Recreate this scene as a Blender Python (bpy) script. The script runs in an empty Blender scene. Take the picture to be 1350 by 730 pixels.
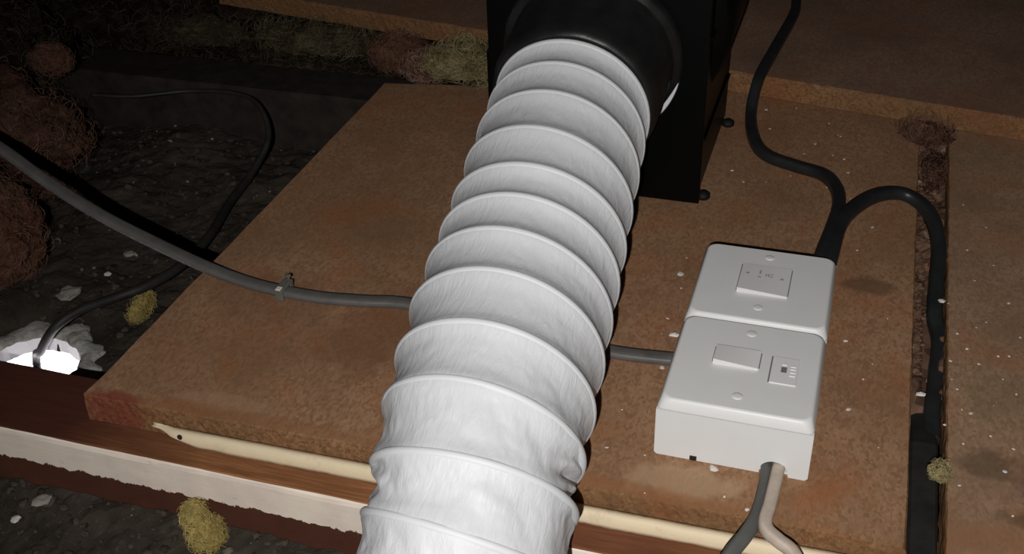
import bpy, bmesh, math, random
from mathutils import Vector, Matrix, Euler, noise

C = bpy.context.scene
COL = C.collection
rnd = random.Random(7)

# ------------------------------------------------------------------ camera
CAM_POS = Vector((0.0795, -0.4841, 0.4461))
CAM_ROT = Euler((0.984, 0.0289, 0.3025), 'XYZ')
FPX = 1496.26
cam_d = bpy.data.cameras.new('camera')
cam_d.sensor_fit = 'HORIZONTAL'; cam_d.sensor_width = 36.0
cam_d.lens = 36.0 * FPX / 1350.0
cam_d.clip_start = 0.01; cam_d.clip_end = 50
cam = bpy.data.objects.new('camera', cam_d); COL.objects.link(cam)
cam.location = CAM_POS; cam.rotation_euler = CAM_ROT
C.camera = cam
CR = CAM_ROT.to_matrix()

# ------------------------------------------------------------------ world, flash, exposure
w = bpy.data.worlds.new('loft_dark'); C.world = w; w.use_nodes = True
w.node_tree.nodes['Background'].inputs[0].default_value = (0.9, 0.8, 0.75, 1)
w.node_tree.nodes['Background'].inputs[1].default_value = 0.004
C.view_settings.view_transform = 'Standard'; C.view_settings.look = 'None'
C.view_settings.gamma = 1.0; C.view_settings.use_curve_mapping = False
C.view_settings.exposure = 0.0

fl = bpy.data.lights.new('phone_flash', 'SPOT')          # the phone's own LED, set back behind its lens for a softer falloff
fl.energy = 26.5; fl.color = (1.0, 0.985, 0.965)
fl.spot_size = math.radians(102); fl.spot_blend = 1.0; fl.shadow_soft_size = 0.004
flo = bpy.data.objects.new('phone_flash', fl); COL.objects.link(flo)
flo.location = CAM_POS + CR @ Vector((-0.036, -0.026, 0.15))
aim = Vector((0.06, 0.05, 0.0))
flo.rotation_euler = (aim - flo.location).to_track_quat('-Z', 'Y').to_euler()

rl = bpy.data.lights.new('room_lamp', 'AREA')            # the lit room under the ceiling hole
rl.energy = 420; rl.size = 0.5; rl.color = (1, 0.98, 1.0)
rlo = bpy.data.objects.new('room_lamp', rl); COL.objects.link(rlo)
rlo.location = (-0.7, 0.3, -0.4)


def at(x, y, z):
    """where the pixel's line of sight meets the level z"""
    d = CR @ Vector(((x - 675) / FPX, -(y - 365) / FPX, -1.0))
    return CAM_POS + d * ((z - CAM_POS.z) / d.z)


# ------------------------------------------------------------------ object helpers
def tag(o, label=None, cat=None, group=None, kind=None):
    for k, v in (('label', label), ('category', cat), ('group', group), ('kind', kind)):
        if v: o[k] = v
    return o


def empty(name, loc, label, cat, group=None):
    o = bpy.data.objects.new(name, None); COL.objects.link(o)
    o.location = loc; o.empty_display_size = 0.01
    return tag(o, label, cat, group)


def obj(name, bm, mat, parent=None, smooth=False, origin=None):
    """origin: world point for a top-level mesh; children keep world coordinates"""
    if smooth:
        for f in bm.faces: f.smooth = True
    bmesh.ops.recalc_face_normals(bm, faces=bm.faces[:])
    org = Vector(origin) if origin is not None else Vector((0, 0, 0))
    if parent is not None:
        chain = parent; org = Vector((0, 0, 0))
        while chain is not None: org += chain.location; chain = chain.parent
    if org.length: bmesh.ops.translate(bm, verts=bm.verts[:], vec=-org)
    me = bpy.data.meshes.new(name); bm.to_mesh(me); bm.free()
    if mat: me.materials.append(mat)
    o = bpy.data.objects.new(name, me); COL.objects.link(o)
    if parent is not None: o.parent = parent
    else: o.location = org
    return o


def box(bm, x0, x1, y0, y1, z0, z1, bev=0.0, seg=2):
    t = bmesh.new()
    bmesh.ops.create_cube(t, size=1)
    for v in t.verts:
        v.co = Vector((x0 + (v.co.x + .5) * (x1 - x0), y0 + (v.co.y + .5) * (y1 - y0), z0 + (v.co.z + .5) * (z1 - z0)))
    if bev: bmesh.ops.bevel(t, geom=t.edges[:], offset=bev, segments=seg, profile=.5, affect='EDGES')
    merge(bm, t)


def merge(bm, t):
    me = bpy.data.meshes.new('tmp'); t.to_mesh(me); t.free(); bm.from_mesh(me); bpy.data.meshes.remove(me)


def spline(pts, n=14):
    P = [Vector(p) for p in pts]
    Q = [2 * P[0] - P[1]] + P + [2 * P[-1] - P[-2]]
    out = []
    for i in range(1, len(Q) - 2):
        a, b, c, d = Q[i - 1:i + 3]
        for k in range(n):
            t = k / n
            out.append(.5 * (2 * b + (c - a) * t + (2 * a - 5 * b + 4 * c - d) * t * t + (3 * b - a - 3 * c + d) * t ** 3))
    out.append(P[-1])
    return out


def sweep(bm, path, rw, rh, up=Vector((0, 0, 1)), seg=14, ridge=0.0, caps=True, taper=None):
    """flat or round cable: half width rw sideways, half height rh along up"""
    rings = []
    n = len(path)
    for i, p in enumerate(path):
        t = (path[min(i + 1, n - 1)] - path[max(i - 1, 0)]).normalized()
        u = up(i / (n - 1)) if callable(up) else up
        side = t.cross(u)
        if side.length < 1e-4: side = t.cross(Vector((1, 0, 0)))
        side.normalize(); nn = side.cross(t).normalized()
        k = taper(i / (n - 1)) if taper else 1.0
        ring = []
        for j in range(seg):
            a = 2 * math.pi * j / seg
            ca, sa = math.cos(a), math.sin(a)
            ex = 0.62 if rw != rh else 1.0
            x = math.copysign(abs(ca) ** ex, ca) * rw * k
            y = math.copysign(abs(sa) ** ex, sa) * rh * k
            if ridge and abs(x) < rw * .3: y *= 1 - ridge
            ring.append(bm.verts.new(p + side * x + nn * y))
        rings.append(ring)
    for a, b in zip(rings, rings[1:]):
        for j in range(seg):
            bm.faces.new((a[j], a[(j + 1) % seg], b[(j + 1) % seg], b[j]))
    if caps:
        bm.faces.new(rings[0]); bm.faces.new(rings[-1])


def lathe(bm, prof, centre, axis, seg=64, closed=False):
    """prof: (radius, along) pairs turned about axis through centre"""
    axis = Vector(axis).normalized()
    e = axis.orthogonal().normalized(); f = axis.cross(e)
    rings = []
    for r, h in prof:
        rings.append([bm.verts.new(Vector(centre) + axis * h + (e * math.cos(2 * math.pi * j / seg) + f * math.sin(2 * math.pi * j / seg)) * r) for j in range(seg)])
    pairs = list(zip(rings, rings[1:]))
    if closed: pairs.append((rings[-1], rings[0]))
    for a, b in pairs:
        for j in range(seg):
            bm.faces.new((a[j], a[(j + 1) % seg], b[(j + 1) % seg], b[j]))
    if not closed:
        bm.faces.new(rings[0]); bm.faces.new(rings[-1])


def rounded_rect(x0, x1, y0, y1, r, n=6):
    pts = []
    for cx, cy, a0 in ((x1 - r, y1 - r, 0), (x0 + r, y1 - r, 90), (x0 + r, y0 + r, 180), (x1 - r, y0 + r, 270)):
        for k in range(n + 1):
            a = math.radians(a0 + 90 * k / n)
            pts.append((cx + r * math.cos(a), cy + r * math.sin(a)))
    return pts


def stack(bm, loops):
    """loops: list of lists of 3-D points with the same count, skinned and capped"""
    R = [[bm.verts.new(Vector(p)) for p in L] for L in loops]
    n = len(R[0])
    for a, b in zip(R, R[1:]):
        for j in range(n): bm.faces.new((a[j], a[(j + 1) % n], b[(j + 1) % n], b[j]))
    bm.faces.new(R[0]); bm.faces.new(R[-1])


def fbm(p, octv=4, seed=0.0):
    v, a, s = 0.0, 1.0, 1.0
    q = Vector(p) + Vector((seed * 3.1, seed * 7.7, seed * 1.3))
    for _ in range(octv):
        v += a * noise.noise(q * s); a *= .5; s *= 2.03
    return v


# ------------------------------------------------------------------ material helpers
class Mat:
    def __init__(self, name, rough=.8, spec=.3):
        self.m = bpy.data.materials.new(name); self.m.use_nodes = True
        self.nt = self.m.node_tree; self.N = self.nt.nodes; self.L = self.nt.links
        self.b = self.N['Principled BSDF']
        self.b.inputs['Roughness'].default_value = rough
        self.b.inputs['Specular IOR Level'].default_value = spec
        self.tc = self.N.new('ShaderNodeTexCoord')
        self.geo = self.N.new('ShaderNodeNewGeometry')
        self.pos = self.geo.outputs['Position']            # world metres: the grain stays put in the thing

    def noise(self, scale, detail=4, rough=.6, stretch=None, dist=0.0):
        t = self.N.new('ShaderNodeTexNoise'); t.inputs['Scale'].default_value = scale
        t.inputs['Detail'].default_value = detail; t.inputs['Roughness'].default_value = rough
        t.inputs['Distortion'].default_value = dist
        self.L.new(self.vec(stretch), t.inputs['Vector']); return t.outputs['Fac']

    def vec(self, stretch=None, off=None):
        if not stretch and not off: return self.pos
        mp = self.N.new('ShaderNodeMapping'); self.L.new(self.pos, mp.inputs['Vector'])
        if stretch: mp.inputs['Scale'].default_value = stretch
        if off: mp.inputs['Location'].default_value = off
        return mp.outputs['Vector']

    def voro(self, scale, stretch=None, out='Color', feature='F1'):
        t = self.N.new('ShaderNodeTexVoronoi'); t.inputs['Scale'].default_value = scale; t.feature = feature
        self.L.new(self.vec(stretch), t.inputs['Vector']); return t.outputs[out]

    def ramp(self, fac, stops):
        r = self.N.new('ShaderNodeValToRGB'); e = r.color_ramp.elements
        while len(e) < len(stops): e.new(.5)
        for i, (p, c) in enumerate(stops):
            e[i].position = p; e[i].color = c if len(c) == 4 else (*c, 1)
        self.L.new(fac, r.inputs['Fac']); return r.outputs['Color']

    def mix(self, fac, a, b, mode='MIX'):
        n = self.N.new('ShaderNodeMix'); n.data_type = 'RGBA'; n.blend_type = mode
        for sock, v in ((n.inputs[0], fac), (n.inputs[6], a), (n.inputs[7], b)):
            if hasattr(v, 'is_output'): self.L.new(v, sock)
            elif isinstance(v, (int, float)): sock.default_value = v
            else: sock.default_value = v if len(v) == 4 else (*v, 1)
        return n.outputs[2]

    def math(self, op, a, b=0.0, clamp=False):
        n = self.N.new('ShaderNodeMath'); n.operation = op; n.use_clamp = clamp
        for s, v in ((n.inputs[0], a), (n.inputs[1], b)):
            if hasattr(v, 'is_output'): self.L.new(v, s)
            else: s.default_value = v
        return n.outputs[0]

    def xyz(self):
        s = self.N.new('ShaderNodeSeparateXYZ'); self.L.new(self.pos, s.inputs[0]); return s.outputs

    def sep(self, c):
        s = self.N.new('ShaderNodeSeparateColor'); self.L.new(c, s.inputs[0]); return s.outputs[0]

    def blot(self, centre, rx, ry, soft=.5, wob=.5, scale=60):
        """a stain with an uneven outline round a place on a board: 1 inside, 0 outside"""
        X = self.xyz()
        dx = self.math('DIVIDE', self.math('SUBTRACT', X[0], centre[0]), rx)
        dy = self.math('DIVIDE', self.math('SUBTRACT', X[1], centre[1]), ry)
        d = self.math('SQRT', self.math('ADD', self.math('MULTIPLY', dx, dx), self.math('MULTIPLY', dy, dy)))
        d = self.math('ADD', d, self.math('MULTIPLY', self.math('SUBTRACT', self.noise(scale, 4), .5), wob * 2))
        return self.math('DIVIDE', self.math('SUBTRACT', 1 + soft / 2, d), soft, clamp=True)

    def color(self, c):
        s = self.b.inputs['Base Color']
        if hasattr(c, 'is_output'): self.L.new(c, s)
        else: s.default_value = (*c, 1) if len(c) == 3 else c
        return self

    def bump(self, h, strength=.3, dist=.001):
        n = self.N.new('ShaderNodeBump'); n.inputs['Strength'].default_value = strength
        n.inputs['Distance'].default_value = dist
        self.L.new(h, n.inputs['Height']); self.L.new(n.outputs[0], self.b.inputs['Normal']); return self


def chipboard(name, base, dark, light, blots=(), stripe=None):
    M = Mat(name, .85, .15)
    chips = M.sep(M.voro(620, (1, .55, 1)))
    c = M.ramp(chips, [(0, dark), (.45, base), (1, light)])
    fine = M.noise(1500, 2, .7)
    c = M.mix(.5, c, M.ramp(fine, [(.3, dark), (.7, light)]))
    big = M.noise(9, 5, .65)
    c = M.mix(M.ramp(big, [(.42, (0, 0, 0)), (.68, (.75, .75, .75))]), c, tuple(v * .62 for v in base))
    red = M.noise(16, 4, .6, None, .6)
    c = M.mix(M.ramp(red, [(.5, (0, 0, 0)), (.72, (.5, .5, .5))]), c, (base[0] * 1.0, base[1] * .62, base[2] * .42))
    spk = M.noise(240, 3, .8)
    c = M.mix(M.ramp(spk, [(.66, (0, 0, 0)), (.72, (.7, .7, .7))]), c, tuple(v * .4 for v in base))
    for (ce, rx, ry, col, k) in blots:
        f = M.math('MULTIPLY', M.blot(ce, rx, ry, .5, .9, 70), k)
        c = M.mix(f, c, col)
    M.color(c); M.bump(M.mix(.5, chips, fine), .14, .0005)
    return M.m


def plain(name, col, rough=.5, spec=.4, var=.12, bump=0.0, bscale=400):
    M = Mat(name, rough, spec)
    n = M.noise(60, 4)
    M.color(M.mix(M.ramp(n, [(.3, (0, 0, 0)), (.7, (1, 1, 1))]), tuple(v * (1 - var) for v in col), tuple(min(1, v * (1 + var * .5)) for v in col)))
    if bump: M.bump(M.noise(bscale, 3), bump, .0004)
    return M.m


def wool(name, cols):
    M = Mat(name, 1.0, .03)
    n = M.noise(28, 6, .7, None, .8); f = M.noise(420, 4, .8, None, 1.5)
    k = len(cols)
    c = M.ramp(n, [(.3 + .4 * i / (k - 1), cols[i]) for i in range(k)])
    c = M.mix(M.ramp(f, [(.35, (.75, .75, .75)), (.65, (0, 0, 0))]), c, tuple(v * .35 for v in cols[0]))
    M.color(c); M.bump(M.mix(.5, n, f), .9, .004)
    return M.m


BASE = (.300, .158, .080)
m_board = chipboard('chipboard', BASE, (.160, .078, .040), (.39, .235, .138), blots=[
    ((-.205, .325), .020, .010, (.06, .03, .018), .75),        # dark knot-like scuff
    ((-.332, -.043), .020, .008, (.18, .020, .018), .7),      # red paint at the corner
    ((-.29, .085), .05, .03, (.17, .085, .05), .45),
    ((-.20, .07), .03, .05, (.16, .07, .035), .5),
    ((.108, .205), .016, .010, (.12, .065, .035), .7),
    ((-.26, -.026), .03, .008, (.36, .22, .13), .4),
    ((.02, -.018), .03, .014, (.42, .29, .18), .5),
    ((.115, -.040), .022, .004, (.62, .50, .38), .65),
    ((-.04, -.034), .12, .007, (.26, .11, .045), .55),
    ((-.22, -.036), .09, .007, (.24, .105, .045), .5),
])
m_board_r = chipboard('chipboard_greyed', (.29, .175, .103), (.175, .098, .056), (.39, .25, .16), blots=[
    ((.182, .040), .014, .012, (.09, .055, .032), .6), ((.205, .030), .010, .02, (.13, .068, .042), .5),
    ((.215, .0), .03, .006, (.08, .045, .025), .6), ((.20, .10), .03, .02, (.17, .11, .06), .4)])
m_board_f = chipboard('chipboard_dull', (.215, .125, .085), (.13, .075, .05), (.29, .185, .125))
m_edge = chipboard('chipboard_cut_edge', (.205, .105, .046), (.08, .034, .014), (.30, .165, .08), blots=[((-.332, -.043), .019, .010, (.15, .018, .016), .6)])


def timber():
    M = Mat('old_joist_timber', .75, .25)
    g = M.noise(30, 5, .6, (1, 14, 14), .5)
    c = M.ramp(g, [(.3, (.16, .062, .025)), (.5, (.22, .09, .036)), (.72, (.30, .135, .056))])
    st = M.noise(5, 3, .5)
    c = M.mix(M.ramp(st, [(.45, (0, 0, 0)), (.7, (.7, .7, .7))]), c, (.085, .022, .014))
    # red-brown left end, the flash's falloff to the left painted into its colour
    X = M.xyz()
    f = M.math('MULTIPLY', M.math('SUBTRACT', -.20, M.math('ADD', X[0], M.math('MULTIPLY', M.noise(14, 3), .12))), 9.0, clamp=True)
    c = M.mix(M.math('MULTIPLY', f, .9), c, (.048, .011, .008))
    # cream paint on the front face, its lower edge ragged
    nz = M.math('MULTIPLY', M.math('SUBTRACT', M.noise(90, 5, .75), .5), .012)
    lim = M.math('ADD', X[2], nz)
    infront = M.math('LESS_THAN', X[1], -.0640)
    c = M.mix(infront, c, M.mix(M.noise(40, 4), (.048, .015, .009), (.095, .034, .019)))
    above = M.math('GREATER_THAN', lim, -.0445)
    paint = M.ramp(M.noise(18, 5, .65), [(.3, (.62, .52, .45)), (.55, (.74, .64, .54)), (.75, (.78, .69, .57))])
    spots = M.ramp(M.noise(60, 4, .75), [(.66, (0, 0, 0)), (.76, (.6, .6, .6))])
    paint = M.mix(spots, paint, (.36, .31, .27))
    c = M.mix(M.math('MULTIPLY', infront, above), c, paint)
    M.color(c); M.bump(g, .25, .0008)
    return M.m


m_timber = timber()
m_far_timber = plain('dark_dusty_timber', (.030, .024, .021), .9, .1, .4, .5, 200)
m_cream = Mat('cream_paint', .6, .3)
m_cream.color(m_cream.mix(m_cream.ramp(m_cream.noise(70, 5, .7), [(.58, (0, 0, 0)), (.75, (.55, .55, .55))]), (.64, .53, .36), (.36, .29, .20)))
m_cream.bump(m_cream.noise(160, 4), .4, .0008); m_cream = m_cream.m
m_white_pvc = plain('white_moulded_plastic', (.64, .635, .625), .40, .35, .02)
m_rocker = plain('white_rocker_plastic', (.64, .625, .62), .40, .35, .02)
m_gap = plain('shadow_gap_grey', (.16, .15, .15), .6, .2)
m_print = plain('faded_red_print', (.40, .30, .29), .6, .2)
m_black = plain('black_moulded_plastic', (.0012, .0012, .0012), .40, .15, .3)
m_black_tape = plain('black_wrinkled_tape', (.011, .0105, .0105), .42, .4, .3, .6, 120)
m_rubber = plain('black_rubber', (.004, .004, .004), .7, .3)
m_cable_black = plain('dark_grey_cable', (.017, .018, .019), .42, .4, .3)
m_cable_dk = plain('dusty_black_cable', (.020, .019, .017), .55, .3, .4)
m_cable_grey = plain('grey_cable_sheath', (.105, .098, .092), .5, .35, .25)
m_cable_grey2 = plain('mid_grey_cable_sheath', (.085, .085, .078), .5, .35, .2)
m_cable_white = plain('dusty_white_cable', (.46, .38, .31), .6, .3, .25)
m_clip = plain('grey_clip_plastic', (.12, .115, .10), .5, .3)
m_steel = plain('bright_nail', (.55, .52, .48), .35, .6)
m_glint = plain('painted_flash_glint', (.70, .68, .74), .3, .5)  # pale colour for the modelled flash highlight on the spigot
m_nail = plain('dark_nail_head', (.02, .012, .01), .6, .3)
m_plaster = plain('white_plaster_crumb', (.62, .58, .54), .95, .1, .25, .5, 300)
m_plaster_grey = plain('dusty_plaster_lump', (.27, .25, .22), .95, .1, .35, .5, 200)
m_wool_brown = wool('brown_mineral_wool', [(.04, .019, .013), (.12, .058, .042), (.19, .10, .07)])
m_wool_dark = wool('dark_mineral_wool', [(.012, .008, .006), (.032, .022, .015), (.085, .064, .042)])
m_wool_pink = wool('mixed_pink_yellow_wool', [(.07, .032, .025), (.17, .085, .062), (.25, .17, .10)])
m_wool_red = wool('rusty_brown_wool', [(.075, .030, .018), (.17, .075, .048), (.24, .125, .085)])
m_wool_mix = wool('grey_yellow_wool', [(.025, .016, .012), (.085, .062, .038), (.24, .195, .105)])
m_fib_brown = plain('brown_wool_fibre', (.17, .092, .062), .9, .05, .5)
m_fib_dark = plain('dark_wool_fibre', (.085, .066, .045), .9, .05, .6)
m_fib_pale = plain('pale_wool_fibre', (.34, .28, .145), .9, .05, .5)
m_fib_dim = plain('dull_wool_fibre', (.17, .14, .08), .9, .05, .7)
m_fib_pink = plain('pink_wool_fibre', (.30, .19, .14), .9, .05, .4)
m_fib_yellow = plain('yellow_wool_fibre', (.50, .385, .14), .9, .05, .4)
m_wool_yellow = wool('yellow_mineral_wool', [(.30, .21, .06), (.46, .345, .115), (.56, .45, .18)])
m_wool_pale = wool('pale_green_yellow_wool', [(.12, .08, .045), (.31, .245, .115), (.46, .39, .20)])


def dust_floor():
    M = Mat('dusty_ceiling_back', .95, .08)
    n = M.noise(22, 6, .7); f = M.noise(260, 5, .8)
    c = M.ramp(n, [(.3, (.018, .014, .011)), (.5, (.040, .032, .025)), (.72, (.068, .056, .045))])
    c = M.mix(M.ramp(f, [(.58, (0, 0, 0)), (.72, (.6, .6, .6))]), c, (.11, .097, .082))
    M.color(c); M.bump(M.mix(.5, n, f), .8, .003)
    return M.m


m_dust = dust_floor()
m_rim = Mat('broken_plaster', .95, .08)
m_rim.color(m_rim.ramp(m_rim.noise(90, 5, .7), [(.3, (.17, .16, .14)), (.5, (.36, .35, .32)), (.7, (.48, .47, .44))]))
m_rim.bump(m_rim.noise(120, 5), .8, .003); m_rim = m_rim.m
m_core = plain('white_plasterboard_core', (.80, .78, .80), .9, .1, .08)
m_room = plain('white_room_paint', (.85, .84, .86), .8, .2, .03)


def rubble_mat(name, a, b, c3):
    M = Mat(name, .95, .08)
    info = M.N.new('ShaderNodeObjectInfo')
    v = M.sep(M.voro(130))
    M.color(M.ramp(v, [(0, a), (.7, b), (.96, b), (1, c3)])); return M.m


m_rubble = rubble_mat('grey_rubble', (.022, .016, .012), (.062, .049, .038), (.24, .21, .17))
m_dirt = rubble_mat('brown_gap_dirt', (.055, .030, .020), (.15, .085, .055), (.33, .24, .19))

# ------------------------------------------------------------------ the setting
ZC = -.085                        # back of the ceiling below the joists
HOLE = Vector((-.496, .056, 0)); HR = .0395


def hole_r(a, seed=0.0, amp=.06):
    return HR * (1 + amp * noise.noise(Vector((math.cos(a) * 2.2 + seed, math.sin(a) * 2.2, 3.7))) + amp * .5 * noise.noise(Vector((math.cos(a) * 9 + seed, math.sin(a) * 9, 1.7))))


bm = bmesh.new()
nseg = 96
X0, X1, Y0, Y1 = -1.7, .9, -.6, 1.5
loops = []
for z, seed in ((ZC, 0.0), (ZC - .012, 5.0)):
    inner, mid, outer = [], [], []
    for j in range(nseg):
        a = 2 * math.pi * j / nseg
        d = Vector((math.cos(a), math.sin(a), 0))
        inner.append(bm.verts.new(HOLE + d * hole_r(a, seed, .06) + Vector((0, 0, z))))
        mid.append(bm.verts.new(HOLE + d * .12 + Vector((0, 0, z))))
        ts = []
        if d.x > 1e-6: ts.append((X1 - HOLE.x) / d.x)
        if d.x < -1e-6: ts.append((X0 - HOLE.x) / d.x)
        if d.y > 1e-6: ts.append((Y1 - HOLE.y) / d.y)
        if d.y < -1e-6: ts.append((Y0 - HOLE.y) / d.y)
        outer.append(bm.verts.new(HOLE + d * min(ts) + Vector((0, 0, z))))
    loops.append((inner, mid, outer))
for (i0, m0, o0) in loops:
    for A, B in ((i0, m0), (m0, o0)):
        for j in range(nseg):
            bm.faces.new((A[j], A[(j + 1) % nseg], B[(j + 1) % nseg], B[j]))
for k in (0, 2):
    for j in range(nseg):
        bm.faces.new((loops[0][k][j], loops[0][k][(j + 1) % nseg], loops[1][k][(j + 1) % nseg], loops[1][k][j]))
ceil = obj('ceiling', bm, m_dust); tag(ceil, 'dusty back of the plasterboard ceiling seen between the joists', kind='structure')

# broken plaster ring round the hole, thicker at the back
bm = bmesh.new()
prof = []
for j in range(nseg):
    a = 2 * math.pi * j / nseg
    d = Vector((math.cos(a), math.sin(a), 0)); r = hole_r(a, 0.0, .06)
    wv = .020 + .012 * noise.noise(Vector((math.cos(a) * 3, math.sin(a) * 3, 9)))
    col = []
    for t, h in ((0, -.011), (0.02, .0005), (.12, .003), (.35, .0045), (.7, .0035), (1, -.0005)):
        q = HOLE + d * (r - .0010 + wv * t * (1 + .35 * noise.noise(Vector((math.cos(a) * 7, math.sin(a) * 7, t * 3)))))
        q.z = ZC + h + (.002 * noise.noise(q * 130) if 0 < t < 1 else 0)
        col.append(bm.verts.new(q))
    prof.append(col)
for j in range(nseg):
    A, B = prof[j], prof[(j + 1) % nseg]
    for k in range(5): bm.faces.new((A[k], B[k], B[k + 1], A[k + 1])).material_index = 1 if k == 0 else 0
ro = obj('broken_plaster_rim', bm, m_rim, ceil, True); ro.data.materials.append(m_core)
for f_ in ro.data.polygons: f_.use_smooth = f_.material_index == 0

# the lit room underneath
for nm, b in (('wall_left', (-2.9, -2.85, -2.0, 1.7, -2.5, ZC - .012)), ('wall_back', (-2.9, 1.6, 1.55, 1.6, -2.5, ZC - .012)), ('floor', (-2.9, 1.6, -2.0, 1.6, -2.55, -2.5))):
    bm = bmesh.new(); box(bm, *b)
    tag(obj(nm, bm, m_room), 'white painted room surface below the loft, seen only through the ceiling hole', kind='structure')


def joist(name, x0, x1, y0, y1, z0, z1, mat, label, cat='joist'):
    bm = bmesh.new()
    n = 120
    rings = []
    prof = [(y0, z0), (y0, z1 - .004), (y0 + .0006, z1 - .0015), (y0 + .0022, z1), (y1 - .003, z1), (y1, z1 - .003), (y1, z0)]
    for i in range(n + 1):
        x = x0 + (x1 - x0) * i / n
        rings.append([bm.verts.new((x, y + .0008 * noise.noise(Vector((x * 25, k * 3.3, 0))), z + (.0004 * noise.noise(Vector((x * 30, k * 5.1, 7))) if z > z0 else 0))) for k, (y, z) in enumerate(prof)])
    m = len(prof)
    for a, b in zip(rings, rings[1:]):
        for j in range(m): bm.faces.new((a[j], a[(j + 1) % m], b[(j + 1) % m], b[j]))
    bm.faces.new(rings[0]); bm.faces.new(rings[-1])
    return tag(obj(name, bm, mat, None, False, ((x0 + x1) / 2, (y0 + y1) / 2, z0)), label, cat)


BT = .020                         # board thickness
joist('ceiling_joist', -1.0, .65, -.0655, -.004, ZC, -BT, m_timber, 'red-brown timber joist with ragged cream paint on its front face, under the near board edge')
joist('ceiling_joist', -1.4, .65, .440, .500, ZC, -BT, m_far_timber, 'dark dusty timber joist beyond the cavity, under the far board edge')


# ------------------------------------------------------------------ chipboard panels
def board(name, corners, zt, th, mat, edge_mat, label, step=(.0035, .02, .02, .02), rough=.0008, seed=1.0):
    """corners counter-clockwise from near-left; step per edge: how finely its cut edge is broken up"""
    bm = bmesh.new()
    out, nrm = [], []
    for i in range(4):
        a, b = Vector((*corners[i], 0)), Vector((*corners[(i + 1) % 4], 0))
        n = max(2, int((b - a).length / step[i]))
        d = (b - a).normalized(); no = Vector((d.y, -d.x, 0))
        for k in range(n): out.append(a + (b - a) * k / n); nrm.append(no)
    lev = [(0, -.0012), (-.0008, -.0003), (-.004, 0), (-.008, 0), (-.012, 0), (-.016, 0), (-th, 0)]
    rings = []
    for q, (z, inset) in enumerate(lev):
        ring = []
        for p, no in zip(out, nrm):
            nz = fbm(Vector((p.x * 260, p.y * 260, z * 420)), 2, seed)
            chip = min(0, fbm(Vector((p.x * 70, p.y * 70, z * 60)), 3, seed + 4) + .25) * (1.0 if q < 4 else .4)
            off = inset + rough * (nz - .3) + chip * rough * 2.2
            ring.append(bm.verts.new(Vector((p.x, p.y, zt + z)) + no * off))
        rings.append(ring)
    n = len(out)
    for a, b in zip(rings, rings[1:]):
        for j in range(n):
            f = bm.faces.new((a[j], a[(j + 1) % n], b[(j + 1) % n], b[j])); f.material_index = 1
    bm.faces.new(rings[0]); bm.faces.new(rings[-1])
    org = (sum(c[0] for c in corners) / 4, sum(c[1] for c in corners) / 4, zt - th)
    o = obj(name, bm, mat, None, False, org); o.data.materials.append(edge_mat)
    return tag(o, label, 'board')


B1 = board('chipboard_panel', [(-.353, -.043), (.140, -.036), (.140, .536), (-.353, .443)], 0, BT, m_board, m_edge,
           'main chipboard loft panel carrying the white switch box, black fan and white duct')
B2 = board('chipboard_panel', [(.157, -.12), (.52, -.12), (.52, .432), (.1625, .478)], 0, BT, m_board_r, m_edge,
           'chipboard panel at the right, beyond the dirt-filled gap', (.02, .02, .02, .006), seed=3)
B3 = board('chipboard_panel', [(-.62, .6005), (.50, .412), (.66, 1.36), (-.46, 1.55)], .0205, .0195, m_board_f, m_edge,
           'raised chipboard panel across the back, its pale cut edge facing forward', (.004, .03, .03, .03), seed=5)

# pale batten lying along the front edge of the main panel
bm = bmesh.new()
rings = []
n = 150
for i in range(n + 1):
    x = -.304 + (.139 + .304) * i / n
    t = min(1, (x + .304) / .034)
    zb = -.0115 - (.0198 - .0115) * max(.04, t ** 1.15)
    ch = .0012 * max(0, fbm(Vector((x * 55, 2, 0)), 3))
    yf = -.0382 - .0065 * max(.45, min(1, t * 2.2)) + .0004 * noise.noise(Vector((x * 60, 0, 0)))
    zt = -.0108
    ed = -.001 - .007 * (.14 - x) / .493 + .002      # follows the panel's front edge
    rings.append([bm.verts.new(Vector(p) + Vector((0, ed, 0))) for p in ((x, -.0384, zb), (x, yf + ch, zb), (x, yf, zb * .7 + zt * .3), (x, yf + .0012, zt - .0011), (x, yf + .003, zt), (x, -.0384, zt))])
for a, b in zip(rings, rings[1:]):
    for j in range(6): bm.faces.new((a[j], a[(j + 1) % 6], b[(j + 1) % 6], b[j]))
bm.faces.new(rings[0]); bm.faces.new(rings[-1])
bat = tag(obj('wooden_batten', bm, m_cream, None, True, (-.08, -.042, -.02)), 'thin cream painted batten with a pointed end along the main panel front edge', 'batten')
bm = bmesh.new(); lathe(bm, [(.0016, 0), (.0018, .0006), (.0012, .001)], (-.2825, -.0492, -.0128), (-.05, -.98, .15), 16)
obj('nail', bm, m_nail, bat)

# ------------------------------------------------------------------ white flexible duct
DC = [(-.107, .262, .1175), (-.104, .211, .109), (-.097, .132, .095), (-.092, .071, .0795), (-.0875, .015, .0685), (-.082, -.035, .059), (-.0775, -.076, .047), (-.073, -.112, .027), (-.072, -.150, .000), (-.072, -.205, -.022)]
path = spline(DC, 60)
S = [0.0]
for a, b in zip(path, path[1:]): S.append(S[-1] + (b - a).length)
S0 = .012                          # table below was measured from y = .250
ribs = [.037, .0625, .094, .127, .160, .190, .2196, .252, .287, .3177, .347, .375, .404, .434, .465, .50]
ribs = [r + S0 for r in ribs]


def kphase(s):
    if s <= ribs[0]: return (s - ribs[0]) / (ribs[1] - ribs[0])
    for i in range(len(ribs) - 1):
        if s < ribs[i + 1]: return i + (s - ribs[i]) / (ribs[i + 1] - ribs[i])
    return len(ribs) - 1 + (s - ribs[-1]) / .03


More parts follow.
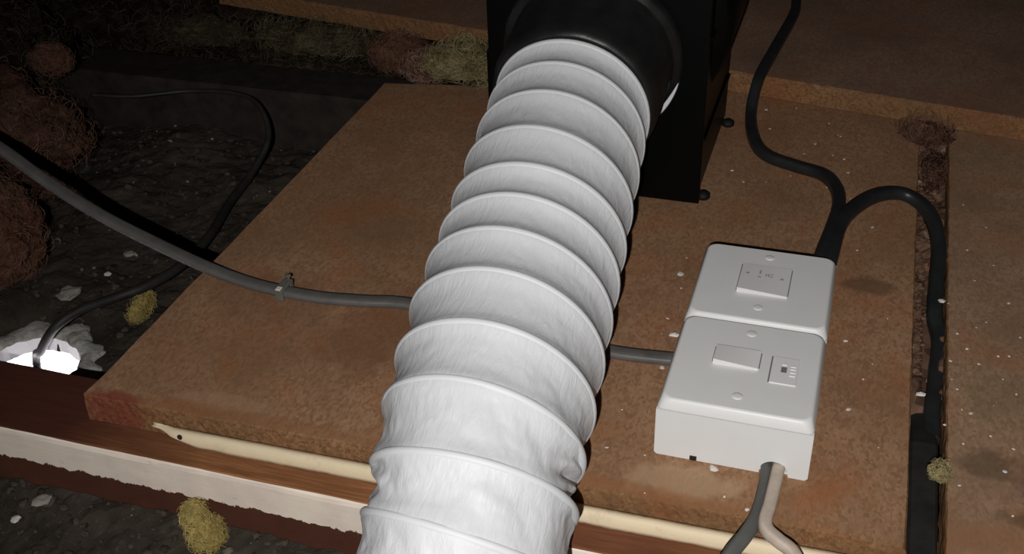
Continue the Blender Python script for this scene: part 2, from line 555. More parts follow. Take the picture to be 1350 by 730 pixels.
def drad(s):
    T = [(0, .0535), (.05, .0545), (.16, .0555), (.26, .0570), (.315, .0560), (.35, .0545), (.40, .0535), (.6, .0535)]
    for (a, ra), (b, rb) in zip(T, T[1:]):
        if s <= b: return ra + (rb - ra) * (s - a) / (b - a)
    return T[-1][1]


def frame(i):
    t = (path[min(i + 1, len(path) - 1)] - path[max(i - 1, 0)]).normalized()
    e = t.cross(Vector((0, 0, 1))).normalized()
    if e.x < 0: e = -e
    u = e.cross(t).normalized()
    if u.z < 0: u = -u
    return e, u


import bisect
NT = 192
SEND = S[-1]


def s_of(k):
    lo, hi = -.2, SEND
    for _ in range(30):
        m = (lo + hi) / 2
        if kphase(m) < k: lo = m
        else: hi = m
    return (lo + hi) / 2


def on_path(s):
    i = max(1, min(len(path) - 1, bisect.bisect(S, s)))
    t = (s - S[i - 1]) / max(1e-9, S[i] - S[i - 1])
    return path[i - 1].lerp(path[i], t), i


frames = [frame(i) for i in range(len(path))]
NS = 520
bm = bmesh.new(); cols = []
for j in range(NT + 1):                    # the film starts at the first turn of the spiral
    fr = -.25 + j / NT; a = 2 * math.pi * fr
    s_st = s_of(fr) - .0012; col = []
    for m in range(NS + 1):
        s = s_st + (SEND - s_st) * m / NS
        c, i = on_path(s); e, u = frames[i]; R = drad(s)
        d = -e * math.cos(a) + u * math.sin(a)
        ph = (kphase(s) - fr) % 1.0
        dd = min(ph, 1 - ph)
        late = max(0.0, min(1.0, (s - .30) / .06))
        sag = .0040 * (1 - math.exp(-(dd / .21) ** 1.7)) * (1 - .25 * late)
        q = Vector((math.cos(a) * 3.2 + s * 34, math.sin(a) * 3.2, s * 46))
        q2 = Vector((math.cos(a) * 9 + s * 70, math.sin(a) * 9 - s * 40, s * 90))
        inner = math.sin(math.pi * ph)
        wr = (.0002 + .0016 * late) * noise.noise(q) * (.3 + .7 * inner) + (.0003 + .0006 * late) * (abs(noise.noise(q2)) - .25) * inner
        # film gathered in folds at the right-hand side, and pinched at the left, low down
        dr = math.exp(-((fr - .49) / .05) ** 2 - ((s - .360) / .014) ** 2)
        dl = math.exp(-((fr - .06) / .05) ** 2 - ((s - .372) / .016) ** 2)
        wr -= .0030 * dr * (1 + 1.1 * math.sin(s * 620 + fr * 40)) + .0022 * dl * (1 + math.sin(s * 500 - fr * 60))
        col.append(bm.verts.new(c + d * (R - sag + wr)))
    cols.append(col)
for a, b in zip(cols, cols[1:]):
    for m in range(NS): bm.faces.new((a[m], a[m + 1], b[m + 1], b[m]))
bmesh.ops.remove_doubles(bm, verts=bm.verts[:], dist=.00002)
M = Mat('white_duct_film', .5, .3)
M.color(M.mix(M.ramp(M.noise(30, 4), [(.4, (0, 0, 0)), (.7, (1, 1, 1))]), (.565, .57, .585), (.60, .605, .62)))
fin = M.noise(120, 4, .6, (2.2, .45, .8), 1.2)
M.bump(fin, .22, .003)
duct = empty('flexible_duct', (-.09, .05, 0), 'white ribbed flexible ventilation duct running from the black fan down to the foreground', 'duct')
obj('film', bm, M.m, duct, True)

bm = bmesh.new(); wpath = []
steps = 72
kmax = kphase(SEND) - .2
for q in range(int((kmax + .25) * steps)):
    k = -.25 + q / steps
    s = s_of(k); a = 2 * math.pi * k
    c, i = on_path(s); e, u = frames[i]
    wpath.append(c + (-e * math.cos(a) + u * math.sin(a)) * (drad(s) - .0016))
wp2 = []
for i, p in enumerate(wpath):
    w_ = wpath[max(0, i - 2):i + 3]; v = Vector((0, 0, 0))
    for x in w_: v += x
    wp2.append(v / len(w_))
sweep(bm, wp2, .0026, .0026, Vector((0.02, -1, .25)), 12)
M = Mat('white_duct_rib', .55, .3); M.color((.60, .605, .62))
obj('spiral_rib', bm, M.m, duct, True)

# ------------------------------------------------------------------ black extractor fan
FX0, FX1, FY0, FY1, FZ = -.190, -.0225, .286, .434, .235
fan = empty('extractor_fan', (-.106, .36, 0), 'black box-shaped extractor fan standing on the main chipboard panel', 'fan')
bm = bmesh.new(); box(bm, FX0, FX1, FY0, FY0 + .004, 0.001, FZ, .0008)
obj('front_plate', bm, m_black, fan)
bm = bmesh.new(); box(bm, FX0 + .012, FX1 - .0015, FY0 + .004, FY1, .006, FZ - .004, .004)
for zz in (.05, .13, .2): box(bm, FX1 - .0018, FX1 + .0005, FY0 + .012, FY1 - .01, zz, zz + .002)
obj('housing', bm, m_black, fan)
bm = bmesh.new()                            # rounded scroll bulging from the side and back
lathe(bm, [(.02, 0), (.088, 0), (.093, .006), (.093, .10), (.088, .106), (.02, .106)], (-.1035, FY0 + .03, .135), (0, 1, 0), 72)
obj('scroll', bm, m_black, fan, True)
bm = bmesh.new(); box(bm, FX0 - .004, FX0 + .012, FY0 + .012, FY1 - .02, .0005, .008, .001); box(bm, FX0 - .003, FX0 + .01, FY0 + .004, FY0 + .03, .001, .11, .001)
obj('mounting_bracket', bm, m_black, fan)
for y in (FY0 + .012, FY1 - .004):
    bm = bmesh.new(); lathe(bm, [(.0045, 0), (.0055, .001), (.0055, .004), (.003, .006), (.001, .0062)], (FX1 + .0015, y, 0.0002), (0, 0, 1), 20)
    obj('rubber_foot', bm, m_rubber, fan, True)
SC = Vector((-.108, FY0, .118)); SA = Vector((.03, -1, -.16)).normalized()
bm = bmesh.new()
lathe(bm, [(.0665, .0), (.0675, .002), (.0675, .006), (.0655, .009), (.062, .0105), (.0610, .012), (.0600, .060), (.0585, .068), (.0560, .0715), (.0535, .0722), (.0515, .071), (.0515, .0)], SC + SA * -.001, SA, 96, True)
for v in bm.verts:
    v.co += (v.co - SC).normalized() * .0007 * noise.noise(v.co * 90)
sp = obj('spigot', bm, m_black_tape, fan, True)
# flash highlight modelled as a white sliver on the spigot's rim, low on the right side
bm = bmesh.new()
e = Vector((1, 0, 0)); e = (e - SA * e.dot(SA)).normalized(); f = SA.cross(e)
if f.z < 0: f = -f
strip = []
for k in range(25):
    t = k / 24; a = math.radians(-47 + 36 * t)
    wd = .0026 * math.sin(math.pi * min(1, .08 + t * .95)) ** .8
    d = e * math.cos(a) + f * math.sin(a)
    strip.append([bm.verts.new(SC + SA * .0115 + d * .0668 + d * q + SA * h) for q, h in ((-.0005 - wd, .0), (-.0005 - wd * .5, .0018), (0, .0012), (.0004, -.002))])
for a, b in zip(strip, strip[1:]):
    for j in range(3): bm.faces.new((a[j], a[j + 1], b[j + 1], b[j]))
gl = obj('rim_glint', bm, m_glint, sp, True); gl['label'] = 'white sliver shaped as the flash glint along the black rim'

# ------------------------------------------------------------------ white switch box
BW, BL, BH, PT = .086, .1735, .0327, .0070
sw = empty('switch_box', (BW / 2, BL / 2, 0), 'white double switch box with two faceplates screwed flat to the main panel', 'switch')
bm = bmesh.new()
t_ = .0022
fp = [(0.0015, 0), (.0595, 0)]              # front wall outline with its cable notch
for k in range(13):
    a = math.pi - math.pi * k / 12
    fp.append((.0672 + .0077 * math.cos(a), .0025 + .0072 * math.sin(a)))
fp += [(.0755, 0), (BW - .0015, 0), (BW, .0015), (BW, BH), (0, BH), (0, .0015)]
stack(bm, [[(x, 0, z) for x, z in fp], [(x, t_, z) for x, z in fp]])
box(bm, 0, t_, t_, BL, .0002, BH, .0005); box(bm, BW - t_, BW, t_, BL, .0002, BH, .0005)
box(bm, t_, BW - t_, BL - t_, BL, .0002, BH, .0005); box(bm, t_, BW - t_, t_, BL - t_, .0002, .002)
box(bm, t_, BW - t_, BL / 2 - .001, BL / 2 + .001, .002, BH)
obj('back_box', bm, m_white_pvc, sw)


def plate_mesh(y0, y1):
    bm = bmesh.new(); L = []
    for ins, z, r in ((0, BH + .0001, .004), (0, BH + .0008, .0042), (.0012, BH + .0040, .0050), (.0018, BH + .0057, .0055), (.0024, BH + .0066, .0058), (.0034, BH + PT, .0060)):
        L.append([(x, y, z) for x, y in rounded_rect(ins, BW - ins, y0 + ins, y1 - ins, r)])
    stack(bm, L); return bm


PZ = BH + PT
plates = []
for (y0, y1, lab) in ((BL / 2 + .00003, BL - .0005, 'upper faceplate with one large rocker'), (.0005, BL / 2 - .00003, 'lower faceplate with a wide rocker and a small fuse holder')):
    p = obj('faceplate', plate_mesh(y0, y1), m_white_pvc, sw, False); p['label'] = lab
    for f_ in p.data.polygons: f_.use_smooth = len(f_.vertices) == 4
    plates.append(p)


def rocker(x0, x1, y0, y1, hn, hf, parent, name='rocker', twist=0.0):
    bm = bmesh.new(); n = 8; G = []
    for i in range(n + 1):
        u = i / n; G.append([])
        for j in range(n + 1):
            v = j / n
            G[i].append(bm.verts.new((x0 + (x1 - x0) * u, y0 + (y1 - y0) * v, PZ + hn * (1 - twist * u) * (1 - v) + hf * v)))
    for i in range(n):
        for j in range(n): bm.faces.new((G[i][j], G[i + 1][j], G[i + 1][j + 1], G[i][j + 1])).smooth = True
    rim = [G[i][0] for i in range(n + 1)] + [G[n][j] for j in range(1, n + 1)] + [G[i][n] for i in range(n - 1, -1, -1)] + [G[0][j] for j in range(n - 1, 0, -1)]
    dn = [bm.verts.new((v.co.x, v.co.y, PZ - .001)) for v in rim]
    tp = [bm.verts.new(v.co) for v in rim]
    for k in range(len(rim)):
        k2 = (k + 1) % len(rim); bm.faces.new((tp[k], tp[k2], dn[k2], dn[k]))
    bm.faces.new(dn)
    o = obj(name, bm, m_rocker, parent)
    bm = bmesh.new()                        # narrow moulded slot round the rocker
    box(bm, x0 - .0008, x0 - .00005, y0 + .002, y1, PZ - .0004, PZ + .00025); box(bm, x1 + .00005, x1 + .0006, y0 + .002, y1, PZ - .0004, PZ + .00022)
    box(bm, x0, x1, y1 + .00005, y1 + .0004, PZ - .0004, PZ + .0001)
    obj('rocker_slot', bm, m_gap, parent)
    return o


up, low = plates
rocker(.0275, .0586, .1165, .1490, .0034, .0012, up, twist=.6)
rocker(.0247, .0505, .0400, .0565, .0036, .0020, low, twist=.6)


def cap(x, y, parent):
    bm = bmesh.new(); lathe(bm, [(.0030, -.0005), (.0030, .0002), (.0026, .0004), (.0010, .0005)], (x, y, PZ), (0, 0, 1), 24)
    obj('screw_cap', bm, m_rocker, parent, True)


cap(.0431, .1610, up); cap(.0427, .1025, up); cap(.0426, .0745, low); cap(.0424, .0144, low)
# faded marks printed on the big rocker: a dot, a figure with two rows, a dot
bm = bmesh.new()


def zt(x, y):
    v = (y - .1165) / .0325; u = (x - .0275) / .0311
    return PZ + (.0034 * (1 - .6 * u)) * (1 - v) + .0012 * v + .00025


for x0, x1, y0, y1 in ((.0308, .0328, .1355, .1378), (.0389, .0402, .1375, .1420), (.0384, .0406, .1330, .1345), (.0430, .0440, .1355, .1385), (.0446, .0456, .1350, .1390), (.0460, .0478, .1350, .1362), (.0460, .0478, .1378, .1390), (.0525, .0546, .1338, .1358)):
    v = [bm.verts.new((x, y, zt(x, y))) for x, y in ((x0, y0), (x1, y0), (x1, y1), (x0, y1))]
    bm.faces.new(v)
o = obj('printed_marks', bm, m_print, up); o['label'] = 'faded reddish marks across the rocker'
# fuse holder lid
bm = bmesh.new(); box(bm, .0575, .0725, .0308, .0555, PZ - .001, PZ + .0007, .0004)
fz = obj('fuse_holder', bm, m_rocker, low)
bm = bmesh.new(); box(bm, .0567, .05745, .0312, .0555, PZ - .0004, PZ + .0003)
obj('rocker_slot', bm, m_gap, low)
bm = bmesh.new(); box(bm, .0630, .0662, .0412, .0462, PZ + .0002, PZ + .0008); obj('fuse_slot', bm, m_gap, low)
bm = bmesh.new(); box(bm, .0632, .0660, .0478, .0492, PZ + .0002, PZ + .0012, .0003)
for y in (.0385, .0415, .0445, .0470): box(bm, .0680, .0712, y, y + .0011, PZ + .0002, PZ + .0012, .0002)
obj('embossed_marks', bm, m_rocker, low)
bm = bmesh.new(); box(bm, .0205, .0245, -.0006, .0004, .0002, .0032, .0003); o = obj('knockout', bm, m_nail, sw); o['label'] = 'small dark knockout at the foot of the front side'


# ------------------------------------------------------------------ cables
def cable(name, pts, rw, rh, mat, label, up=Vector((0, 0, 1)), ridge=0.0, n=14, taper=None, seg=14):
    bm = bmesh.new(); path = spline(pts, n)
    sweep(bm, path, rw, rh, up, seg, ridge, taper=taper)
    return tag(obj(name, bm, mat, None, True, path[0]), label, 'cable')


cable('electric_cable', [(-1.05, .27, .035), (-.85, .215, .075), at(-110, 135, .078), at(-60, 160, .072), at(0, 195, .060), at(60, 238, .040), at(130, 282, .026), at(200, 318, .016), at(270, 351, .009), at(320, 370, .0045), (-.287, .090, .0036), (-.253, .089, .0036), (-.221, .093, .0036), (-.187, .098, .0036), (-.11, .094, .0036), (-.049, .082, .0036), (.004, .085, .0036)], .0050, .0030, m_cable_grey,
      'flat grey twin cable crossing the cavity and main panel to the switch box left side', ridge=.25)
cable('electric_cable', [at(120, 125, -.012), at(175, 127, -.0145), at(250, 120, -.0155), at(310, 123, -.0150), at(341, 139, -.020), at(354, 180, -.040), at(333, 226, -.060), at(302, 268, -.066), at(275, 312, -.062), at(238, 350, -.058), at(195, 376, -.056), at(150, 393, -.056), at(105, 409, -.054), at(72, 432, -.060), at(54, 462, -.080), at(49, 485, -.105), (-.497, .045, -.20)], .0034, .0034, m_cable_dk,
      'thin black cable looping over the dusty cavity and down the lit ceiling hole', Vector((.05, .1, 1)), taper=lambda t: .62 + .6 * min(1, max(0, (t - .22) / .2)) - .28 * max(0, t - .6) / .4)
cable('electric_cable', [at(1058, -70, .0260), at(1050, 0, .0256), at(1046, 20, .0258), at(1021, 65, .0262), at(1000, 105, .0235), at(990, 150, .0060), at(995, 185, .0056), at(1012, 205, .0056), at(1050, 219, .0060), at(1085, 230, .0075), at(1102, 247, .0105), at(1106, 270, .0145), at(1098, 300, .0185), (.0752, .205, .0190), (.0715, .168, .0165)], .0050, .0047, m_cable_black,
      'dark cable snaking down from the raised back panel to the switch box top', Vector((.05, .1, 1)))
cable('electric_cable', [(.0790, .168, .0165), (.0812, .204, .0195), at(1109, 294, .018), at(1132, 270, .017), at(1162, 256, .015), at(1195, 257, .0115), at(1224, 279, .0070), at(1237, 318, .0020), at(1235, 370, -.004), at(1232, 415, -.0085), at(1238, 455, -.0130), (.1535, .095, -.0150), (.1530, .07, -.0152)], .0052, .0046, m_cable_black,
      'black cable arching from the switch box top into the gap beside the right panel', Vector((.05, .1, 1)))
cable('electric_cable', [(.0640, .014, .0042), (.0640, .003, .0042), at(1008, 645, .0040), at(998, 680, .0036), at(982, 706, .0020), at(963, 731, -.0010), (.047, -.082, -.010), (.036, -.13, -.03)], .0040, .0028, m_cable_grey2,
      'flat mid-grey cable leaving the notch below the switch box towards lower left', lambda t: Vector((.75 - .5 * t, -.3, .65)).normalized(), ridge=.25)
cable('electric_cable', [(.0698, .014, .0052), (.0698, .003, .0052), at(1021, 640, .0062), at(1015, 665, .0066), at(1009, 686, .0064), at(1012, 699, .0056), at(1026, 712, .0040), at(1047, 731, .0010), (.096, -.075, -.006), (.115, -.10, -.02)], .0036, .0034, m_cable_white,
      'dusty white cable leaving the notch below the switch box and kinking right', Vector((.1, .1, 1)))
# cable clip on the grey cable
clp = empty('cable_clip', (-.280, .091, 0), 'small grey clip with a nail pinning the flat grey cable', 'clip')
bm = bmesh.new(); box(bm, -.2835, -.2765, .0835, .0962, .0068, .0090, .0008); box(bm, -.2835, -.2765, .0950, .0985, 0.0002, .0088, .0006); box(bm, -.283, -.277, .0824, .0838, .0002, .0086, .0005)
obj('saddle', bm, m_clip, clp)
bm = bmesh.new(); lathe(bm, [(.0009, 0), (.0009, .010), (.0021, .0104), (.0021, .0113), (.0010, .0117)], (-.280, .0984, .0002), (0, 0, 1), 14); obj('nail', bm, m_clip, clp)
bm = bmesh.new(); box(bm, -.2825, -.2785, .0823, .0868, .0084, .0096, .0006); o = obj('pale_chip', bm, m_plaster, clp); o['label'] = 'pale worn patch on the clip'


# ------------------------------------------------------------------ insulation wool
def clump(name, c, size, mat, label, seed, sub=5, amp=.35, floor_z=None, fibres=120, flen=.02, freq=1.0, cat='insulation', rot=0.0, fmat=None, fth=.0003):
    bm = bmesh.new(); bmesh.ops.create_icosphere(bm, subdivisions=sub, radius=1)
    c = Vector(c); sx, sy, sz = size
    m = max(size); Rz = Matrix.Rotation(rot, 3, 'Z')
    for v in bm.verts:
        d = v.co.copy()
        q = d * 1.6 * freq
        r = 1 + amp * fbm(q, 5, seed) + amp * .5 * abs(fbm(q * 2.7, 3, seed + 9)) + amp * .25 * fbm(q * 9, 2, seed + 3)
        p = Rz @ Vector((d.x * sx, d.y * sy, d.z * sz)) * r
        p = c + p
        if floor_z is not None and p.z < floor_z: p.z = floor_z + .0004
        v.co = p
    pts = [v.co.copy() for v in bm.verts]
    base = Vector((c.x, c.y, floor_z if floor_z is not None else c.z - sz))
    o = tag(obj(name, bm, mat, None, True, base), label, cat)
    if fibres:                                # matted curls lying over the surface
        r_ = random.Random(int(seed * 100)); bm = bmesh.new()
        for _ in range(int(fibres * 1.5)):
            p = r_.choice(pts)
            if floor_z is not None and p.z < floor_z + .002: continue
            out = (p - c).normalized()
            t = Vector((r_.uniform(-1, 1), r_.uniform(-1, 1), r_.uniform(-1, 1))); t = (t - out * t.dot(out)).normalized()
            b2 = out.cross(t) * r_.choice((-1, 1)); L = flen * r_.uniform(.4, 1.3); R_ = L * r_.uniform(.35, .9); lift = r_.uniform(.05, .35) * flen
            pa = []
            for k in range(6):
                an = L * k / 5 / R_
                pa.append(p + t * math.sin(an) * R_ + b2 * (1 - math.cos(an)) * R_ + out * (lift * math.sin(math.pi * k / 5) - .0006))
            if floor_z is not None:
                for x in pa: x.z = max(x.z, floor_z + .001)
            th = fth * r_.uniform(.6, 1.5)
            sweep(bm, pa, th, th, out, 3, caps=False)
        obj('fibres', bm, fmat or mat, o)['kind'] = 'stuff'
    return o


# left: brown wool standing against the end of the cavity
clump('insulation_wool', (-.715, .275, -.025), (.105, .065, .066), m_wool_brown, 'big brown wool lump at the left, behind the grey cable', 1.3, 6, .26, ZC, 2200, .020, 1.0, fmat=m_fib_brown, fth=0.000210)
clump('insulation_wool', (-.592, .145, -.028), (.046, .040, .058), m_wool_red, 'reddish brown wool lump at the left edge, under the grey cable', 2.1, 6, .20, ZC, 1500, .016, 1.0, fmat=m_fib_brown, fth=0.000168)
clump('insulation_wool', (-.82, .42, -.02), (.11, .07, .085), m_wool_dark, 'dark wool heap in the far left corner of the cavity', 3.7, 6, .30, ZC, 1400, .022, 1.2, fmat=m_fib_dark, fth=0.000252)
clump('insulation_wool', (-.672, .372, .022), (.020, .014, .013), m_wool_red, 'small orange-brown tuft on the dark wool at the left', 4.2, 5, .22, None, 300, .010, 1.3, fmat=m_fib_brown, fth=0.000168)
# behind the far joist
clump('insulation_wool', (-.78, .66, -.01), (.15, .09, .075), m_wool_dark, 'wide dark wool batt beyond the far joist, at the upper left', 5.1, 6, .32, ZC, 1600, .024, 1.5, fmat=m_fib_dark, fth=0.000252)
clump('insulation_wool', (-.50, .585, -.045), (.105, .050, .036), m_wool_dark, 'dark wool batt below the left end of the raised back panel', 6.6, 6, .32, ZC, 1500, .020, 1.8, fmat=m_fib_dark, fth=0.000210)
clump('insulation_wool', (-.475, .548, -.007), (.066, .020, .012), m_wool_mix, 'grey-yellow wool strip lying along the far joist below the raised back panel', 6.9, 6, .34, -.0198, 700, .016, 2.4, fmat=m_fib_dim, fth=0.000147)
clump('insulation_wool', (-.372, .532, -.006), (.030, .022, .016), m_wool_red, 'dark reddish wool tuft beside the far left corner of the main panel', 7.4, 6, .32, None, 700, .013, 1.8, fmat=m_fib_brown, fth=0.000168)
clump('insulation_wool', (-.330, .498, -.004), (.022, .018, .013), m_wool_pink, 'small pinkish wool tuft between the red and the yellow tufts', 7.9, 6, .30, None, 500, .011, 1.8, fmat=m_fib_pink, fth=0.000147)
clump('insulation_wool', (-.287, .494, .006), (.034, .030, .015), m_wool_pale, 'dull yellow wool tuft spilling onto the far edge of the main panel', 8.9, 6, .32, .0003, 1000, .016, 2.0, rot=-.3, fmat=m_fib_pale, fth=0.000147)
clump('insulation_wool', (-.253, .462, .002), (.024, .009, .004), m_wool_mix, 'flat yellowish wisp lying on the main panel near its far edge', 9.9, 5, .28, .0003, 400, .012, 2.0, rot=.1, fmat=m_fib_pale, fth=0.000126)
clump('insulation_wool', (-.214, .505, .004), (.026, .022, .011), m_wool_brown, 'brown wool tucked under the raised back panel beside the fan', 9.4, 6, .28, .0003, 600, .012, 1.8, fmat=m_fib_brown, fth=0.000168)
clump('insulation_wool', (-.610, .545, -.010), (.045, .020, .012), m_wool_mix, 'faint yellowish wool strip on the far joist at the upper left', 10.2, 6, .30, -.0198, 600, .014, 1.8, fmat=m_fib_dark, fth=0.000168)
# yellow tufts
clump('insulation_tuft', at(187, 404, -.068), (.0042, .0170, .0085), m_wool_yellow, 'small yellow tuft in the cavity against the main panel left edge', 11.5, 5, .20, ZC, 500, .006, 1.2, rot=.1, fmat=m_fib_yellow, fth=0.000084)
clump('insulation_tuft', at(273, 704, -.066), (.0150, .0105, .0125), m_wool_yellow, 'yellow wool lump on the rubble in front of the painted joist', 12.4, 5, .20, ZC, 900, .008, 1.3, rot=-.7, fmat=m_fib_yellow, fth=0.000084)
clump('insulation_tuft', at(257, 680, -.052), (.0075, .0070, .011), m_wool_yellow, 'small yellow wool tuft leaning on the joist above the larger lump', 13.3, 5, .20, -.075, 500, .006, 1.3, fmat=m_fib_yellow, fth=0.000084)
clump('insulation_tuft', at(1240, 622, .003), (.0055, .0070, .0035), m_wool_pale, 'pale yellow tuft on the right panel edge beside the gap', 14.8, 5, .20, .0003, 350, .005, 1.4, fmat=m_fib_pale, fth=0.000076)
# frayed brown wool at the top of the gap
clump('insulation_tuft', at(1222, 176, .003), (.019, .019, .0055), m_wool_brown, 'frayed brown wool knot where the gap meets the raised back panel', 15.7, 5, .28, .0002, 500, .014, 2.0, fmat=m_fib_brown, fth=0.000126)
clump('insulation_tuft', at(1231, 222, -.007), (.0085, .032, .0065), m_wool_brown, 'brown fluff filling the far end of the gap, behind the arched cable', 16.9, 5, .28, -.0195, 300, .008, 2.0, fmat=m_fib_brown, fth=0.000126)


# ------------------------------------------------------------------ rubble, dirt and crumbs
def rock(bm, c, r, rr, flat=.7, sub=1):
    t = bmesh.new(); bmesh.ops.create_icosphere(t, subdivisions=sub, radius=1)
    E_ = Euler((rr.uniform(0, 6), rr.uniform(0, 6), rr.uniform(0, 6))).to_matrix(); s = rr.uniform(0, 90)
    sc = Vector((rr.uniform(.7, 1.3), rr.uniform(.7, 1.2), rr.uniform(.6, 1)))
    for v in t.verts:
        k = 1 + .45 * noise.noise(v.co * 1.3 + Vector((s, 0, 0)))
        p = E_ @ (v.co * k); v.co = Vector(c) + Vector((p.x * sc.x, p.y * sc.y, p.z * sc.z * flat)) * r
    vs = [bm.verts.new(v.co) for v in t.verts]
    for f in t.faces: bm.faces.new([vs[v.index] for v in f.verts])
    t.free()


rr = random.Random(3)


def heap(x, y):
    """height of the dusty litter over the ceiling back"""
    h = .004 + .010 * max(0, fbm(Vector((x * 14, y * 14, 0)), 4, 2)) + .003 * fbm(Vector((x * 70, y * 70, 0)), 3, 5)
    if y < -.066: h += .018 * math.exp(-((y + .066) / .035) ** 2)      # piled against the joist
    h += .012 * math.exp(-((x + .56) / .05) ** 2)
    dh = math.hypot(x - HOLE.x, y - HOLE.y)
    if dh < .075: h *= max(0, (dh - .058) / .017)
    return max(h, -.004)


def litter(name, x0, x1, y0, y1, step, n, seed, label):
    bm = bmesh.new(); nx, ny = int((x1 - x0) / step), int((y1 - y0) / step); G = []
    for i in range(nx + 1):
        G.append([bm.verts.new((x0 + (x1 - x0) * i / nx, y0 + (y1 - y0) * j / ny, 0)) for j in range(ny + 1)])
    for row in G:
        for v in row: v.co.z = ZC + heap(v.co.x, v.co.y)
    for i in range(nx):
        for j in range(ny):
            cx, cy = G[i][j].co.x, G[i][j].co.y
            if math.hypot(cx - HOLE.x, cy - HOLE.y) < .057: continue
            bm.faces.new((G[i][j], G[i + 1][j], G[i + 1][j + 1], G[i][j + 1]))
    bmesh.ops.delete(bm, geom=[v for v in bm.verts if not v.link_faces], context='VERTS')
    q = random.Random(seed)
    for _ in range(n):
        x, y = q.uniform(x0, x1), q.uniform(y0, y1)
        if math.hypot(x - HOLE.x, y - HOLE.y) < .06: continue
        r = .0009 + .0034 * q.random() ** 4
        rock(bm, (x, y, ZC + heap(x, y) + r * .3), r, q, .8, 1)
    o = obj(name, bm, m_rubble); o.data.materials.append(m_dust)
    for p in o.data.polygons: p.material_index = 1 if len(p.vertices) == 4 else 0
    return tag(o, label, 'rubble', None, 'stuff')


litter('plaster_rubble', -.85, -.30, 0.0, .438, .005, 2600, 5, 'grey dust and plaster rubble on the ceiling back in the left cavity')
litter('plaster_rubble', -.62, .10, -.24, -.0665, .005, 2600, 6, 'grey dust and plaster rubble in front of the painted joist')

# dirt in the gap between the panels
bm = bmesh.new(); nx, ny = 8, 120; G = []
for i in range(nx + 1):
    G.append([])
    for j in range(ny + 1):
        y = .085 + (.47 - .085) * j / ny
        xl, xr = .1402, .1568 + (y + .12) / .6 * .0055
        x = xl + (xr - xl) * i / nx
        k = min(1, (y - .085) / .03)
        z = -.019 + k * (.0085 + .005 * fbm(Vector((x * 120, y * 60, 0)), 4, 8))
        if abs(x - .151) < .005 and y < .26: z = min(z, -.0145)
        G[i].append(bm.verts.new((x, y, max(-.0195, z))))
for i in range(nx):
    for j in range(ny): bm.faces.new((G[i][j], G[i + 1][j], G[i + 1][j + 1], G[i][j + 1]))
q = random.Random(9)
for _ in range(260):
    y = q.uniform(.11, .46); x = q.uniform(.1415, .1475 if y < .25 else .156)
    rock(bm, (x, y, -.010 + q.uniform(-.002, .002)), .0006 + .002 * q.random() ** 3, q, .8, 1)
tag(obj('gap_dirt', bm, m_dirt), 'brown dirt and fluff packed in the gap between the panels', 'dirt', None, 'stuff')
bm = bmesh.new(); L = []  # flat black strip across the near end of the gap
for k in range(41):
    y = .098 - .40 * k / 40; h = -.0075 - .010 * max(0, (y - .06) / .038)
    L.append([(.1404, y, -.0195), (.1404, y, h - .002), (.1420, y, h), (.1485, y, h + .0008), (.1546, y, h), (.1562, y, h - .002), (.1562, y, -.0195)])
stack(bm, L)
tag(obj('black_gap_strip', bm, m_cable_dk, None, False, (.1483, -.1, -.0195)), 'flat black strip filling the near end of the gap between the panels', 'strip')


def crumb_mesh(seed, sub=1):
    bm = bmesh.new(); rock(bm, (0, 0, .35), 1.0, random.Random(seed), .55, sub); 
    me = bpy.data.meshes.new('plaster_crumb'); bmesh.ops.recalc_face_normals(bm, faces=bm.faces[:]); bm.to_mesh(me); bm.free(); me.materials.append(m_plaster); return me


CM = [crumb_mesh(s) for s in range(6)]


def crumb(p, r, label, group=None, mesh=None, mat=None):
    me = mesh or rnd.choice(CM)
    o = bpy.data.objects.new('plaster_crumb', me); COL.objects.link(o)
    o.location = p; o.scale = (r, r * rnd.uniform(.7, 1.2), r * .7); o.rotation_euler = (0, 0, rnd.uniform(0, 6))
    if mat:
        o.data = me.copy(); o.data.materials.clear(); o.data.materials.append(mat)
    return tag(o, label, 'crumb', group)


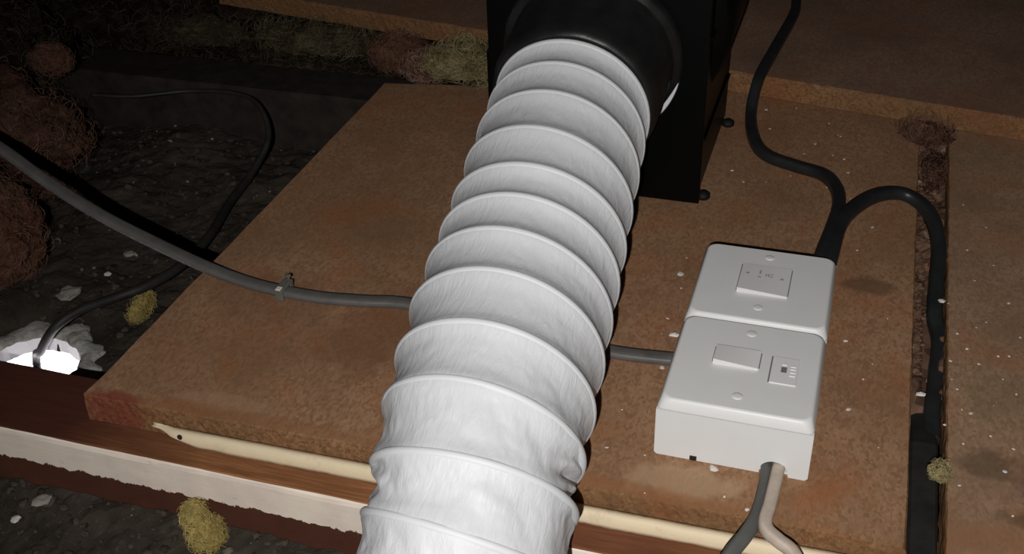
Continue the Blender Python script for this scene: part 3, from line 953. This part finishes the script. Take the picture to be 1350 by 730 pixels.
# the larger, separately recognisable crumbs
for x, y, z, r, lab in (
        (897, 362, 0, .0022, 'white plaster crumb on the panel left of the upper faceplate'),
        (889, 443, 0, .0034, 'white plaster crumb touching the switch box left side above the grey cable'),
        (873, 485, 0, .0016, 'white plaster crumb just below the grey cable at the switch box'),
        (941, 619, 0, .0036, 'white plaster crumb at the foot of the switch box front'),
        (1214, 521, -.006, .0030, 'white plaster crumb lying in the gap dirt'),
        (1241, 397, 0, .0026, 'white plaster chip beside the black cable on the right panel edge')):
    crumb(at(x, y, z), r, lab)
for x, y, r, lab in ((92, 389, .0095, 'pale grey plaster lump above the lit hole'), (57, 661, .0050, 'round pale plaster lump on the rubble at lower left'), (21, 685, .0034, 'small pale plaster lump in the lower left corner'),
                     (142, 362, .0035, 'pale plaster flake under the grey cable in the cavity'), (171, 336, .0048, 'pale plaster flake beside the grey cable shadow'), (195, 664, .0070, 'brownish plaster lump left of the yellow wool lump'), (316, 713, .0020, 'tiny white plaster chip right of the yellow wool lump')):
    p = at(x, y, ZC + .006); z = ZC + heap(p.x, p.y); p = at(x, y, z)
    crumb(p, r, lab, None, crumb_mesh(int(x), 2), m_plaster_grey if r > .004 else m_plaster)
# specks on the boards: nothing tells these apart
q = random.Random(12)
spots = [(1090, 247), (1113, 210), (1118, 228), (1121, 262), (1095, 278), (1108, 180), (1105, 178), (1075, 190), (1010, 145), (1050, 143), (1093, 163), (1015, 170), (1042, 232), (1060, 203), (1098, 205), (1000, 190), (1022, 215), (980, 240), (1010, 240), (965, 225),
         (905, 340), (898, 380), (880, 420), (872, 440), (925, 300), (1150, 300), (1130, 330), (1170, 420), (1115, 450), (1118, 540), (1158, 590), (1138, 500), (1150, 480), (955, 655), (985, 672), (850, 600), (800, 590), (820, 540), (850, 650)]
for x, y in spots:
    crumb(at(x, y, 0.0001), q.uniform(.0006, .0015), 'tiny white plaster speck on the main panel around the switch box', 'plaster specks on the main panel')
spots = [(1275, 460), (1287, 432), (1300, 425), (1253, 476), (1262, 513), (1268, 540), (1310, 535), (1280, 545), (1316, 470), (1330, 470), (1290, 480), (1336, 592), (1306, 575), (1325, 622), (1270, 585), (1250, 400), (1285, 370), (1310, 350), (1275, 330), (1330, 400), (1340, 520), (1322, 500), (1262, 440), (1265, 640), (1335, 680), (1300, 300), (1270, 270), (1345, 445), (1245, 560), (1255, 500)]
for x, y in spots:
    crumb(at(x, y, 0.0001), q.uniform(.0005, .0014), 'tiny white plaster speck on the right panel', 'plaster specks on the right panel')
